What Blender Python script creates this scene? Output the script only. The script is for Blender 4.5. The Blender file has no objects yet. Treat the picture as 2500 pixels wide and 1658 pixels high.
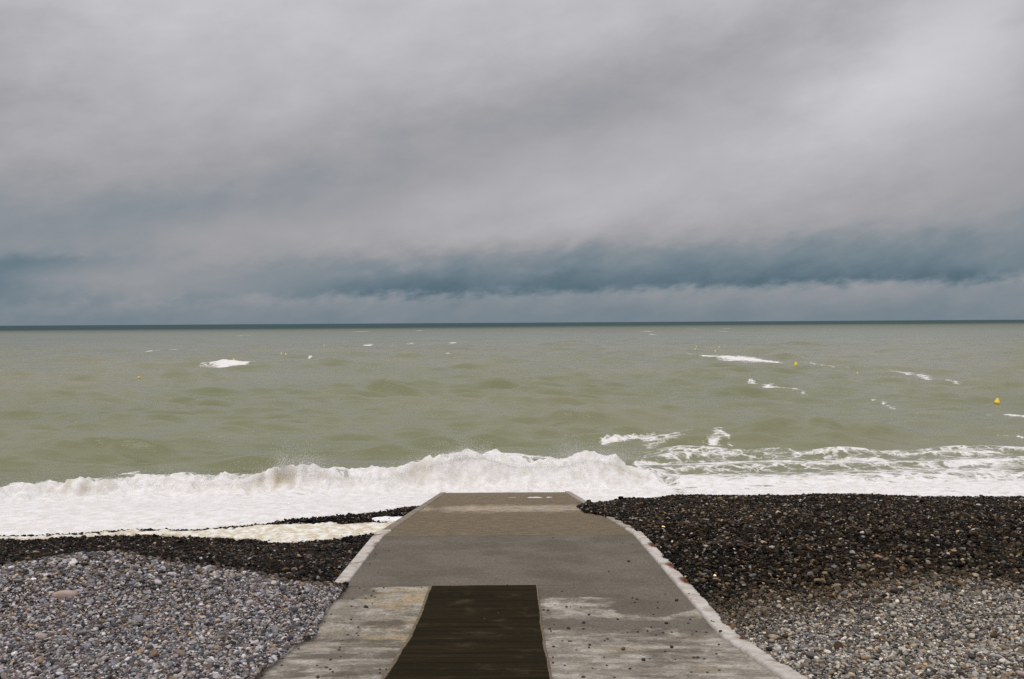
import bpy, math, random
import numpy as np
from mathutils import Matrix, Vector

random.seed(7)
RNG = np.random.default_rng(7)
sc = bpy.context.scene
COL = sc.collection
R = math.radians

# ------------------------------------------------------------------ camera
CAM_H, FPX, PITCH, ROLL = 7.2, 2430.6, R(0.978), R(-0.34)
cd = bpy.data.cameras.new('camera'); cam = bpy.data.objects.new('camera', cd); COL.objects.link(cam)
cd.sensor_width = 36.0; cd.lens = 35.0; cd.clip_start = 0.1; cd.clip_end = 90000
CAM_M = Matrix.Translation((0, 0, CAM_H)) @ Matrix.Rotation(math.pi/2 - PITCH, 4, 'X') @ Matrix.Rotation(ROLL, 4, 'Z')
cam.matrix_world = CAM_M
sc.camera = cam

# ------------------------------------------------------------------ render / exposure
sc.view_settings.view_transform = 'Standard'; sc.view_settings.look = 'None'
sc.view_settings.gamma = 1.0; sc.view_settings.exposure = 0.0
sc.render.engine = 'CYCLES'
sc.cycles.use_denoising = False
sc.cycles.max_bounces = 5; sc.cycles.diffuse_bounces = 3; sc.cycles.glossy_bounces = 3
sc.cycles.caustics_reflective = False; sc.cycles.caustics_refractive = False

# ------------------------------------------------------------------ node helper
class NT:
    def __init__(s, tree): s.t = tree; s.n = tree.nodes; s.l = tree.links
    def new(s, typ, **kw):
        n = s.n.new(typ)
        for k, v in kw.items(): setattr(n, k, v)
        return n
    def put(s, sock, v):
        if v is None: return
        if isinstance(v, bpy.types.NodeSocket): s.l.new(v, sock)
        else:
            try: sock.default_value = v
            except Exception:
                sock.default_value = (v, v, v, 1.0) if len(sock.default_value) == 4 else (v, v, v)
    def m(s, op, a, b=None, c=None, clamp=False):
        n = s.new('ShaderNodeMath', operation=op); n.use_clamp = clamp
        for i, v in enumerate((a, b, c)): s.put(n.inputs[i], v)
        return n.outputs[0]
    def v(s, op, a, b=None):
        n = s.new('ShaderNodeVectorMath', operation=op)
        s.put(n.inputs[0], a)
        if b is not None: s.put(n.inputs[1], b)
        return n.outputs[0]
    def step(s, x, lo, hi, a=0.0, b=1.0):
        n = s.new('ShaderNodeMapRange', interpolation_type='SMOOTHSTEP')
        for k, q in zip(('Value', 'From Min', 'From Max', 'To Min', 'To Max'), (x, lo, hi, a, b)): s.put(n.inputs[k], q)
        return n.outputs[0]
    def mix(s, f, a, b, mode='MIX'):
        n = s.new('ShaderNodeMix', data_type='RGBA', blend_type=mode)
        s.put(n.inputs[0], f)
        for i, q in ((6, a), (7, b)):
            if not isinstance(q, bpy.types.NodeSocket) and len(q) == 3: q = (*q, 1.0)
            s.put(n.inputs[i], q)
        return n.outputs[2]
    def noise(s, vec, scale, detail=4.0, rough=0.55, dist=0.0, col=False):
        n = s.new('ShaderNodeTexNoise')
        s.put(n.inputs['Vector'], vec); n.inputs['Scale'].default_value = scale
        n.inputs['Detail'].default_value = detail; n.inputs['Roughness'].default_value = rough
        n.inputs['Distortion'].default_value = dist
        return n.outputs['Color' if col else 'Fac']
    def xyz(s, vec):
        n = s.new('ShaderNodeSeparateXYZ'); s.put(n.inputs[0], vec); return n.outputs
    def comb(s, x, y, z=0.0):
        n = s.new('ShaderNodeCombineXYZ')
        for i, q in enumerate((x, y, z)): s.put(n.inputs[i], q)
        return n.outputs[0]
    def attr(s, name, typ='GEOMETRY'):
        n = s.new('ShaderNodeAttribute'); n.attribute_name = name; n.attribute_type = typ; return n
    def bump(s, h, strength, dist, normal=None):
        n = s.new('ShaderNodeBump'); s.put(n.inputs['Strength'], strength); s.put(n.inputs['Distance'], dist)
        s.put(n.inputs['Height'], h)
        if normal is not None: s.put(n.inputs['Normal'], normal)
        return n.outputs[0]

def material(name):
    mt = bpy.data.materials.new(name); mt.use_nodes = True
    q = NT(mt.node_tree)
    return mt, q, q.n['Principled BSDF']

# ------------------------------------------------------------------ world: overcast, heavy cloud over the sea
SUN_EL, SUN_AZ = R(58), R(200)          # sun behind the cloud, above and behind the viewer
world = bpy.data.worlds.new('World'); sc.world = world; world.use_nodes = True
w = NT(world.node_tree); bg = w.n['Background']
sky = w.new('ShaderNodeTexSky', sky_type='NISHITA'); sky.sun_disc = False
sky.sun_elevation = SUN_EL; sky.sun_rotation = SUN_AZ; sky.air_density = 1.0; sky.dust_density = 2.0
dirv = w.new('ShaderNodeTexCoord').outputs['Generated']
dx, dy, dz = w.xyz(dirv)
az = w.m('ARCTAN2', dx, dy)
el = w.m('ARCSINE', w.m('MAXIMUM', w.m('MINIMUM', dz, 0.9999), 0.0))
skyc = w.comb(w.m('MULTIPLY', az, 3.0), w.m('SUBTRACT', w.m('MULTIPLY', el, 6.0), w.m('MULTIPLY', az, 0.9)), 0.0)
wn1 = w.m('SUBTRACT', w.noise(skyc, 1.7, 5, 0.5), 0.5)
wn2 = w.m('SUBTRACT', w.noise(w.v('ADD', skyc, (7.3, 2.1, 4.0)), 5.0, 6, 0.55), 0.5)
wn3 = w.m('SUBTRACT', w.noise(w.v('ADD', skyc, (1.3, 9.1, 2.0)), 14.0, 6, 0.6), 0.5)
azw = w.m('ADD', az, w.m('MULTIPLY', wn2, 0.12))
elw = w.m('ADD', el, w.m('ADD', w.m('MULTIPLY', wn2, 0.034), w.m('MULTIPLY', wn3, 0.016)))

def blob(px, py, sx, sy, tilt, amp):
    """soft cloud patch centred on a direction; sizes in degrees; tilt counter-clockwise"""
    a0, e0 = (px - 1250)/FPX, (787 - py)/FPX
    c, s_ = math.cos(R(tilt)), math.sin(R(tilt))
    da = w.m('SUBTRACT', azw, a0); de = w.m('SUBTRACT', elw, e0)
    u = w.m('DIVIDE', w.m('ADD', w.m('MULTIPLY', da, c), w.m('MULTIPLY', de, s_)), R(sx))
    v = w.m('DIVIDE', w.m('SUBTRACT', w.m('MULTIPLY', de, c), w.m('MULTIPLY', da, s_)), R(sy))
    r2 = w.m('ADD', w.m('MULTIPLY', u, u), w.m('MULTIPLY', v, v))
    return w.m('MULTIPLY', w.m('EXPONENT', w.m('MULTIPLY', r2, -1.0)), amp)

# CIE overcast luminance: zenith three times the horizon
lum = w.m('MULTIPLY', w.m('ADD', w.m('MULTIPLY', w.m('SINE', el), 2.0), 1.0), 0.318)
mod = w.m('ADD', 1.0, w.m('ADD', w.m('MULTIPLY', wn1, 0.24), w.m('ADD', w.m('MULTIPLY', wn2, 0.26), w.m('MULTIPLY', wn3, 0.07))))
BLOBS = [(-50, 350, 6, 9, 0, -0.14), (0, 60, 4, 5, 0, -0.05), (700, 20, 16, 4.5, 4, 0.09),
         (230, 560, 13, 2.2, 7, -0.22), (850, 390, 13, 2.8, 14, -0.15), (1550, 230, 11, 2.2, 16, -0.20), (2000, 90, 7, 1.8, 18, -0.10),
         (1150, 560, 15, 2.3, 12, 0.10), (2180, 240, 7, 2.8, 30, 0.28), (1700, 440, 12, 2.3, 14, 0.10),
         (2350, 600, 14, 1.5, 5, -0.17), (1700, 610, 14, 1.0, 0, -0.10), (2490, 520, 5, 3.0, 0, -0.08), (2520, 200, 2.6, 6.0, 0, -0.26), (350, 700, 6, 1.1, 4, 0.16),
         (0, 690, 3.5, 1.0, 0, -0.18), (1250, 640, 20, 0.8, 2, -0.07), (610, 560, 5, 1.2, 12, 0.07), (180, 648, 5, 0.55, 2, -0.20), (560, 690, 4, 0.5, 3, -0.08), (640, 660, 6, 0.5, 3, -0.10)]
for b in BLOBS: mod = w.m('ADD', mod, blob(*b))
lum = w.m('MULTIPLY', lum, mod)
# dark rain band low over the horizon with lumpy lighter cloud tops beneath it
edge = w.m('ADD', 0.0265, w.m('ADD', w.m('MULTIPLY', wn3, 0.020), w.m('MULTIPLY', wn2, 0.016)))
edge = w.m('ADD', edge, w.m('MULTIPLY', az, 0.018))
band = w.m('MULTIPLY', w.step(w.m('SUBTRACT', el, edge), -0.003, 0.010), w.step(elw, 0.032, 0.088, 1.0, 0.0))
band = w.m('MULTIPLY', band, w.step(azw, -0.30, -0.08, 0.22, 1.0))
band = w.m('MULTIPLY', band, w.m('ADD', 0.85, w.m('MULTIPLY', wn1, 0.8)))
lum = w.m('MULTIPLY', lum, w.m('SUBTRACT', 1.0, w.m('MULTIPLY', band, 0.60)))
low = w.step(elw, 0.0, 0.06, 0.74, 1.0)
lum = w.m('MULTIPLY', lum, low)
# colour from density: thick low cloud is slate blue, thin high cloud lavender grey
tint = w.mix(w.step(lum, 0.08, 0.38), (0.60, 1.03, 1.32), (1.0, 0.985, 1.03))
vm = w.new('ShaderNodeVectorMath', operation='SCALE'); w.put(vm.inputs[0], tint); w.put(vm.inputs['Scale'], w.m('MULTIPLY', lum, 10.0))
ccol = w.mix(0.97, sky.outputs[0], vm.outputs[0])
w.l.new(ccol, bg.inputs['Color']); bg.inputs['Strength'].default_value = 0.10

sd = bpy.data.lights.new('sun', 'SUN'); sd.energy = 1.4; sd.angle = R(40); sd.color = (1.0, 0.97, 0.93)
sun = bpy.data.objects.new('sun', sd); COL.objects.link(sun)
sv = Vector((math.sin(SUN_AZ)*math.cos(SUN_EL), math.cos(SUN_AZ)*math.cos(SUN_EL), math.sin(SUN_EL)))
sun.rotation_euler = sv.to_track_quat('Z', 'Y').to_euler()

# ------------------------------------------------------------------ numpy helpers
_P = np.random.default_rng(3).integers(0, 1 << 30, 4096)
def _hash(ix, iy): return _P[(_P[(ix & 4095)] + iy) & 4095]
def perlin(x, y, seed=0):
    x = np.asarray(x, float) + seed*37.17; y = np.asarray(y, float) + seed*91.73
    ix = np.floor(x).astype(np.int64); iy = np.floor(y).astype(np.int64)
    fx = x - ix; fy = y - iy
    u = fx*fx*fx*(fx*(fx*6-15)+10); v = fy*fy*fy*(fy*(fy*6-15)+10)
    def g(ox, oy):
        a = (_hash(ix+ox, iy+oy) & 1023)*(2*math.pi/1024)
        return np.cos(a)*(fx-ox) + np.sin(a)*(fy-oy)
    a = g(0,0) + u*(g(1,0)-g(0,0)); b = g(0,1) + u*(g(1,1)-g(0,1))
    return (a + v*(b-a))*1.5
def fbm(x, y, oct=4, seed=0, gain=0.5):
    r = 0; a = 1.0; t = 0
    for i in range(oct):
        r = r + a*perlin(x*2**i, y*2**i, seed+i*5); t += a; a *= gain
    return r/t
def billow(x, y, oct=4, seed=0, gain=0.55):
    r = 0; a = 1.0; t = 0
    for i in range(oct):
        r = r + a*np.abs(perlin(x*2**i, y*2**i, seed+i*5)); t += a; a *= gain
    return r/t
def sst(x, a, b):
    t = np.clip((x-a)/(b-a), 0, 1); return t*t*(3-2*t)
CR = np.array(CAM_M.to_3x3())
def ray(px, py):
    d = CR @ np.array([(px-1250)/FPX, (829-py)/FPX, -1.0]); return d/d[1]
def on_level(px, py, z=0.0):
    d = ray(px, py); t = (z-CAM_H)/d[2]; return np.array([d[0]*t, t, z])
def on_surface(px, py, fn, d0=3.0, d1=60.0):
    d = ray(px, py); t = np.linspace(d0, d1, 6000)
    f = CAM_H + d[2]*t - fn(d[0]*t, t)
    k = np.argmax(f < 0); t = t[k]
    return np.array([d[0]*t, t, CAM_H+d[2]*t])

def grid_mesh(name, X, Y, Z, attrs=None, smooth=True):
    nr, nc = X.shape
    me = bpy.data.meshes.new(name)
    me.vertices.add(nr*nc)
    me.vertices.foreach_set('co', np.stack([X, Y, Z], -1).astype(np.float32).ravel())
    idx = np.arange(nr*nc).reshape(nr, nc)
    f = np.stack([idx[:-1,:-1], idx[:-1,1:], idx[1:,1:], idx[1:,:-1]], -1).reshape(-1, 4)
    n = len(f)
    me.loops.add(n*4); me.loops.foreach_set('vertex_index', f.astype(np.int32).ravel())
    me.polygons.add(n); me.polygons.foreach_set('loop_start', np.arange(0, n*4, 4, dtype=np.int32))
    me.polygons.foreach_set('loop_total', np.full(n, 4, np.int32))
    if smooth: me.polygons.foreach_set('use_smooth', np.ones(n, bool))
    for k, a in (attrs or {}).items():
        if a.ndim == 3:
            q = me.attributes.new(k, 'FLOAT_COLOR', 'POINT')
            q.data.foreach_set('color', np.concatenate([a, np.ones(a.shape[:2]+(1,))], -1).astype(np.float32).ravel())
        else:
            me.attributes.new(k, 'FLOAT', 'POINT').data.foreach_set('value', a.astype(np.float32).ravel())
    me.update(); me.validate()
    return me
def soup_mesh(name, V, F, smooth=False):
    """V (n,3), F (m,k) with one face size"""
    me = bpy.data.meshes.new(name); k = F.shape[1]
    me.vertices.add(len(V)); me.vertices.foreach_set('co', V.astype(np.float32).ravel())
    me.loops.add(F.size); me.loops.foreach_set('vertex_index', F.astype(np.int32).ravel())
    me.polygons.add(len(F)); me.polygons.foreach_set('loop_start', np.arange(0, F.size, k, dtype=np.int32))
    me.polygons.foreach_set('loop_total', np.full(len(F), k, np.int32))
    if smooth: me.polygons.foreach_set('use_smooth', np.ones(len(F), bool))
    me.update(); me.validate(); return me
def link(name, me, mat=None, parent=None, loc=None):
    o = bpy.data.objects.new(name, me); COL.objects.link(o)
    if mat and me is not None and not me.materials: me.materials.append(mat)
    if parent: o.parent = parent
    if loc is not None: o.location = loc
    return o
def tag(o, label=None, cat=None, group=None, kind=None):
    for k, q in (('label', label), ('category', cat), ('group', group), ('kind', kind)):
        if q: o[k] = q
    return o

# ------------------------------------------------------------------ shapes of the place
def ramp_x(d): return 0.11 - 0.0105*d            # centre line of the slipway
HW = 2.40                                         # half width of its deck
def ramp_z(d):
    return CAM_H - np.interp(d, [-4, 0, 11.5, 19.1, 50], [1.10, 1.76, 3.66, 4.10, 8.17])
def crest_d(x): return np.interp(x, [2.0, 3.2, 6, 9, 16, 40], [29.6, 31.0, 33.2, 33.0, 31.0, 27.5])
def beach_z(x, d):
    x = np.asarray(x, float); d = np.asarray(d, float)
    n = 0.10*fbm(x*0.22, d*0.22, 3, 11) + 0.035*fbm(x*0.9, d*0.9, 2, 15)
    # left: dry bank, wet slope, level hollow, low ridge, then down under the swash
    dl = np.interp(d, [-20, 0, 9, 11.5, 14.0, 15.0, 18.0, 22.5, 27, 28.5, 29.8, 31.0, 33, 40, 50, 90, 200],
                      [0.2, 1.7, 3.20, 3.58, 3.76, 3.93, 4.42, 5.23, 5.98, 6.07, 6.07, 6.0, 6.1, 7.15, 8.6, 12, 16])
    bank = 0.40*np.exp(-((x+6.7)/2.2)**2 - ((d-16.2)/2.2)**2)
    zl = CAM_H - dl + bank
    # right: broad wet berm
    dr = np.interp(d, [-20, 0, 9, 11.5, 15, 20, 23, 26, 30, 33, 36, 60, 90, 200],
                      [0.3, 1.85, 3.34, 3.74, 3.95, 4.29, 4.56, 4.95, 5.50, 5.80, 6.1, 8.5, 12, 16])
    over = np.clip(d - crest_d(x), 0, None)
    zr = CAM_H - dr - 0.22*np.minimum(over, 6) + 0.03*sst(x, 3, 6)
    nr = n*sst(np.abs(x - ramp_x(d)) - HW, 0.1, 1.6)
    # the shingle banked against the slipway follows its deck
    near_l = sst(-(x - ramp_x(d)) - HW, 0.9, 0.15)*sst(d, 14.9, 13.8)
    zl = zl*(1-near_l) + near_l*(ramp_z(d) + 0.06)
    z = np.where(x < ramp_x(d), zl, zr) + nr
    under = np.abs(x - ramp_x(d)) < HW - 0.12
    return np.where(under, np.minimum(z, ramp_z(d) - 0.15), z)
def shore_d(x): return np.interp(x, [-40, -15, -11, -7.5, -5, -3.2, 0], [27.6, 28.4, 29.0, 29.9, 31.1, 33.0, 33.5]) + 0.14*perlin(x*0.8, x*0, 71) + 0.07*perlin(x*3.1, x*0, 72)
def wet_line(x):                                  # where the dry shingle begins (distance), by side
    return np.interp(x, WL[:, 0], WL[:, 1])
_wl = [on_surface(px, py, beach_z) for px, py in
       [(380, 1367), (486, 1384), (592, 1394), (676, 1414), (740, 1426), (800, 1430)]]
_wr = [on_surface(px, py, beach_z) for px, py in
       [(1727, 1486), (1834, 1448), (1994, 1430), (2110, 1402), (2304, 1393), (2500, 1399)]]
WL = np.array([[-14, 14.6], [-9.2, 15.2], [-8.0, 15.6], [-7.2, 16.1], [-6.6, 16.4]] + [[p[0], p[1]] for p in _wl + _wr]); WL = WL[np.argsort(WL[:, 0])]

# ------------------------------------------------------------------ materials
def mat_concrete():
    mt, q, b = material('concrete_deck')
    pos = q.new('ShaderNodeNewGeometry').outputs['Position']
    dry = q.attr('dry').outputs['Fac']; tan = q.attr('tan').outputs['Fac']; alg = q.attr('algae').outputs['Fac']
    x, y, z = q.xyz(pos)
    streak = q.noise(q.comb(q.m('MULTIPLY', x, 3.6), q.m('MULTIPLY', y, 3.4)), 1.0, 9, 0.72)
    fine = q.noise(pos, 30.0, 6, 0.78)
    speck = q.noise(pos, 160.0, 2, 0.6)
    drym = q.step(q.m('ADD', dry, q.m('MULTIPLY', q.m('SUBTRACT', streak, 0.5), 1.7)), 0.20, 0.80)
    wetc = q.mix(alg, q.mix(q.step(q.noise(pos, 1.1, 5, 0.6), 0.35, 0.65), (0.106, 0.088, 0.063), (0.148, 0.126, 0.096)), q.mix(q.step(streak, 0.35, 0.65), (0.112, 0.077, 0.036), (0.205, 0.148, 0.078)))
    dryc = q.mix(q.step(q.noise(pos, 3.0, 4), 0.35, 0.7), (0.235, 0.205, 0.165), (0.45, 0.41, 0.35))
    dryc = q.mix(q.m('MULTIPLY', tan, q.step(q.noise(pos, 2.2, 5, 0.6), 0.40, 0.62), clamp=True), dryc, (0.40, 0.30, 0.17))
    c = q.mix(q.step(q.noise(pos, 6.5, 6, 0.7), 0.55, 0.68, 0.0, 0.55), c, (0.16, 0.135, 0.105)) if 0 else q.mix(drym, wetc, dryc)
    c = q.mix(q.step(q.noise(pos, 9.0, 7, 0.75), 0.52, 0.64, 0.0, 0.6), c, (0.115, 0.092, 0.066))
    c = q.mix(1.0, c, q.mix(q.step(fine, 0.25, 0.75), (0.52, 0.52, 0.52), (1.42, 1.42, 1.42)), 'MULTIPLY')
    c = q.mix(q.m('MULTIPLY', q.step(speck, 0.62, 0.70), 0.5), c, (0.50, 0.47, 0.42))
    c = q.mix(q.m('MULTIPLY', q.step(speck, 0.34, 0.27), 0.5), c, (0.05, 0.045, 0.04))
    q.put(b.inputs['Base Color'], c)
    q.put(b.inputs['Roughness'], q.mix(drym, (0.62,)*3, (0.9,)*3))
    b.inputs['Specular IOR Level'].default_value = 0.12
    h = q.m('ADD', q.m('MULTIPLY', fine, 0.5), q.m('MULTIPLY', streak, 0.9))
    q.put(b.inputs['Normal'], q.bump(h, 0.5, 0.012))
    return mt
def mat_kerb():
    mt, q, b = material('kerb_concrete')
    pos = q.new('ShaderNodeNewGeometry').outputs['Position']
    rust = q.attr('rust').outputs['Fac']; brown = q.attr('brown').outputs['Fac']
    n1 = q.noise(pos, 5.0, 5, 0.6); n2 = q.noise(pos, 55.0, 4, 0.7)
    c = q.mix(q.step(n1, 0.3, 0.7), (0.44, 0.39, 0.34), (0.60, 0.56, 0.51))
    c = q.mix(q.step(n2, 0.56, 0.70), c, (0.24, 0.20, 0.165))
    c = q.mix(q.step(q.noise(pos, 3.2, 6, 0.7), 0.54, 0.66, 0.0, 0.7), c, (0.30, 0.235, 0.17))
    c = q.mix(q.step(q.m('ADD', brown, q.m('MULTIPLY', q.m('SUBTRACT', n1, 0.5), 0.8)), 0.3, 0.75), c, (0.20, 0.16, 0.115))
    c = q.mix(q.step(q.m('ADD', rust, q.m('MULTIPLY', q.m('SUBTRACT', q.noise(pos, 14.0, 4), 0.5), 0.7)), 0.25, 0.8), c, (0.135, 0.050, 0.018))
    q.put(b.inputs['Base Color'], c); b.inputs['Roughness'].default_value = 0.85
    b.inputs['Specular IOR Level'].default_value = 0.3
    q.put(b.inputs['Normal'], q.bump(q.m('ADD', n1, n2), 0.5, 0.015))
    return mt
def mat_mat():
    mt, q, b = material('woven_mat')
    pos = q.new('ShaderNodeNewGeometry').outputs['Position']
    x, y, z = q.xyz(pos)
    rib = q.m('SINE', q.m('MULTIPLY', y, 2*math.pi/0.055))
    band = q.noise(q.comb(q.m('MULTIPLY', x, 0.35), q.m('MULTIPLY', y, 7.0)), 1.0, 6, 0.7)
    n2 = q.noise(pos, 45.0, 4, 0.7)
    c = q.mix(q.step(band, 0.35, 0.75), (0.013, 0.010, 0.0038), (0.030, 0.021, 0.009))
    c = q.mix(q.step(n2, 0.60, 0.74), c, (0.060, 0.046, 0.025))
    c = q.mix(q.step(q.noise(pos, 2.3, 6, 0.7), 0.52, 0.72, 0.0, 0.45), c, (0.075, 0.058, 0.034))
    q.put(b.inputs['Base Color'], c); b.inputs['Roughness'].default_value = 0.8
    b.inputs['Specular IOR Level'].default_value = 0.03
    q.put(b.inputs['Normal'], q.bump(q.m('ADD', q.m('MULTIPLY', rib, 0.35), q.m('ADD', n2, band)), 0.6, 0.006))
    return mt
def mat_simple(name, c0, c1, scale, rough=0.8, bump=0.4, dist=0.01, spec=0.3):
    mt, q, b = material(name)
    pos = q.new('ShaderNodeTexCoord').outputs['Object']
    n = q.noise(pos, scale, 5, 0.62)
    q.put(b.inputs['Base Color'], q.mix(q.step(n, 0.3, 0.7), c0, c1))
    b.inputs['Roughness'].default_value = rough; b.inputs['Specular IOR Level'].default_value = spec
    q.put(b.inputs['Normal'], q.bump(n, bump, dist))
    return mt
def mat_pebble(name, single):
    mt, q, b = material(name)
    pos = q.new('ShaderNodeTexCoord').outputs['Object']
    if single:
        oi = q.new('ShaderNodeObjectInfo'); col = oi.outputs['Color']; wet = q.m('SUBTRACT', 1.0, oi.outputs['Alpha'])
        rnd = oi.outputs['Random']
    else:
        col = q.attr('col', 'INSTANCER').outputs['Color']; wet = q.attr('wet', 'INSTANCER').outputs['Fac']
        rnd = q.new('ShaderNodeObjectInfo').outputs['Random']
    off = q.v('ADD', pos, q.comb(q.m('MULTIPLY', rnd, 50.0), q.m('MULTIPLY', rnd, 91.0)))
    n = q.noise(off, 1.3, 4, 0.6); n2 = q.noise(off, 6.0, 3, 0.6)
    c = q.mix(1.0, col, q.mix(q.step(n, 0.3, 0.7), (0.72, 0.70, 0.68), (1.2, 1.2, 1.2)), 'MULTIPLY')
    c = q.mix(q.step(n2, 0.62, 0.7, 0.0, 0.35), c, (0.05, 0.045, 0.04))
    q.put(b.inputs['Base Color'], c)
    q.put(b.inputs['Roughness'], q.step(wet, 0.0, 1.0, 0.85, 0.55))
    q.put(b.inputs['Specular IOR Level'], q.step(wet, 0.0, 1.0, 0.20, 0.05))
    return mt
def mat_foam(name, c0, c1):
    mt, q, b = material(name)
    pos = q.new('ShaderNodeNewGeometry').outputs['Position']
    n = q.noise(pos, 4.2, 6, 0.65); n2 = q.noise(pos, 16.0, 5, 0.7)
    q.put(b.inputs['Base Color'], q.mix(q.step(n, 0.38, 0.62), c0, c1))
    b.inputs['Roughness'].default_value = 0.9; b.inputs['Specular IOR Level'].default_value = 0.2
    q.put(b.inputs['Normal'], q.bump(n2, 0.6, 0.05))
    return mt
def mat_sea():
    mt, q, b = material('sea_water')
    pos = q.new('ShaderNodeNewGeometry').outputs['Position']
    x, y, z = q.xyz(pos)
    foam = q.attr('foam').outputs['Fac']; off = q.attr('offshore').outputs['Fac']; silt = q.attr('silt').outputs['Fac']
    flat = q.comb(x, q.m('MULTIPLY', y, 1.35))
    # lace: ridged cells stretched along the crests, torn by noise
    warp = q.v('ADD', flat, q.v('MULTIPLY', q.noise(flat, 0.45, 4, 0.6, col=True), (2.4, 2.4, 0.0)))
    def cells(sc_):
        vo = q.new('ShaderNodeTexVoronoi', feature='DISTANCE_TO_EDGE'); q.put(vo.inputs['Vector'], warp)
        vo.inputs['Scale'].default_value = sc_; return vo.outputs['Distance']
    l1 = q.step(cells(0.85), 0.0, 0.20, 1.0, 0.0); l2 = q.step(cells(2.6), 0.0, 0.22, 1.0, 0.0)
    tear = q.noise(flat, 0.9, 7, 0.68)
    stre = q.noise(q.comb(q.m('MULTIPLY', x, 0.5), q.m('MULTIPLY', y, 2.6)), 1.0, 6, 0.65)
    pat = q.m('ADD', q.m('MULTIPLY', l1, 0.46), q.m('MULTIPLY', l2, 0.34))
    pat = q.m('ADD', pat, q.m('ADD', q.m('MULTIPLY', q.m('SUBTRACT', tear, 0.5), 1.1), q.m('MULTIPLY', q.m('SUBTRACT', stre, 0.5), 0.9)))
    ff = q.step(q.m('ADD', q.m('ADD', pat, q.m('MULTIPLY', q.m('SUBTRACT', q.noise(flat, 6.0, 5, 0.7), 0.5), 0.8)), q.m('MULTIPLY', foam, 1.75)), 0.55, 1.30)
    ff = q.m('MULTIPLY', ff, q.step(foam, 0.02, 0.10))
    # water: turbid olive inshore, fading to darker blue-green with distance
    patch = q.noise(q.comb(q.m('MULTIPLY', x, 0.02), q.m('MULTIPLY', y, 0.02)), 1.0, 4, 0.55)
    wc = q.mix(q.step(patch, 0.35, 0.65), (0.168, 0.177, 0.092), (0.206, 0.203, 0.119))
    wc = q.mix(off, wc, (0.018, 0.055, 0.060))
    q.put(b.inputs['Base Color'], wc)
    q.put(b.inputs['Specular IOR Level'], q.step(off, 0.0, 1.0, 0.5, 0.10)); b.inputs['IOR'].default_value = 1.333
    q.put(b.inputs['Roughness'], q.step(y, 150.0, 1600.0, 0.12, 0.55))
    r1 = q.noise(q.comb(x, q.m('MULTIPLY', y, 1.6)), 1.5, 5, 0.62)
    r2 = q.noise(q.comb(x, q.m('MULTIPLY', y, 1.4)), 4.5, 5, 0.62)
    q.put(b.inputs['Normal'], q.bump(r2, 0.30, 0.035, q.bump(r1, 0.50, 0.17)))
    # foam
    fb = q.new('ShaderNodeBsdfPrincipled')
    fn = q.noise(pos, 3.0, 6, 0.66)
    fc = q.mix(q.step(fn, 0.35, 0.62), (0.70, 0.665, 0.62), (0.83, 0.81, 0.805))
    fc = q.mix(silt, fc, (0.50, 0.44, 0.32))
    q.put(fb.inputs['Base Color'], fc); fb.inputs['Roughness'].default_value = 0.9; fb.inputs['Specular IOR Level'].default_value = 0.03
    q.put(fb.inputs['Normal'], q.bump(q.noise(q.v('MULTIPLY', pos, (1.0, 1.7, 1.0)), 5.0, 7, 0.72), 0.55, 0.08))
    ms = q.new('ShaderNodeMixShader'); q.put(ms.inputs[0], ff); q.l.new(b.outputs[0], ms.inputs[1]); q.l.new(fb.outputs[0], ms.inputs[2])
    q.l.new(ms.outputs[0], q.n['Material Output'].inputs['Surface'])
    return mt
def mat_drops():
    mt, q, b = material('water_drops')
    a = q.new('ShaderNodeBsdfDiffuse'); t_ = q.new('ShaderNodeBsdfTranslucent'); ms = q.new('ShaderNodeMixShader')
    for n in (a, t_): n.inputs['Color'].default_value = (0.93, 0.92, 0.91, 1)
    ms.inputs[0].default_value = 0.5; q.l.new(a.outputs[0], ms.inputs[1]); q.l.new(t_.outputs[0], ms.inputs[2])
    q.l.new(ms.outputs[0], q.n['Material Output'].inputs['Surface']); return mt
M = dict(drops=mat_drops(), concrete=mat_concrete(), kerb=mat_kerb(), mat=mat_mat(), sea=mat_sea(),
         side=mat_simple('slab_side_concrete', (0.16, 0.14, 0.12), (0.3, 0.27, 0.23), 6.0),
         edging=mat_simple('mat_edging', (0.11, 0.082, 0.048), (0.19, 0.145, 0.09), 14.0),
         sand=mat_simple('wet_grit', (0.012, 0.010, 0.007), (0.03, 0.025, 0.018), 9.0, 0.8, 0.6, 0.02),
         pebble=mat_pebble('shingle_stone', False), stone=mat_pebble('single_stone', True),
         froth=mat_foam('scum_froth', (0.60, 0.51, 0.35), (0.85, 0.83, 0.78)),
         spray=mat_foam('spray_white', (0.86, 0.84, 0.82), (0.92, 0.91, 0.90)),
         rust=mat_simple('rusted_iron', (0.05, 0.018, 0.008), (0.16, 0.06, 0.02), 30.0, 0.9, 0.7, 0.01),
         yellow=mat_simple('buoy_yellow_plastic', (0.74, 0.50, 0.02), (0.85, 0.62, 0.04), 4.0, 0.4, 0.1, 0.005, 0.5),
         orange=mat_simple('buoy_orange_plastic', (0.78, 0.30, 0.03), (0.85, 0.40, 0.06), 4.0, 0.4, 0.1, 0.005, 0.5),
         dark=mat_simple('buoy_base_dark', (0.03, 0.03, 0.03), (0.10, 0.09, 0.05), 8.0, 0.6),
         weed=mat_simple('seaweed', (0.03, 0.015, 0.007), (0.10, 0.042, 0.012), 12.0, 0.5, 0.3, 0.01, 0.5))

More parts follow.
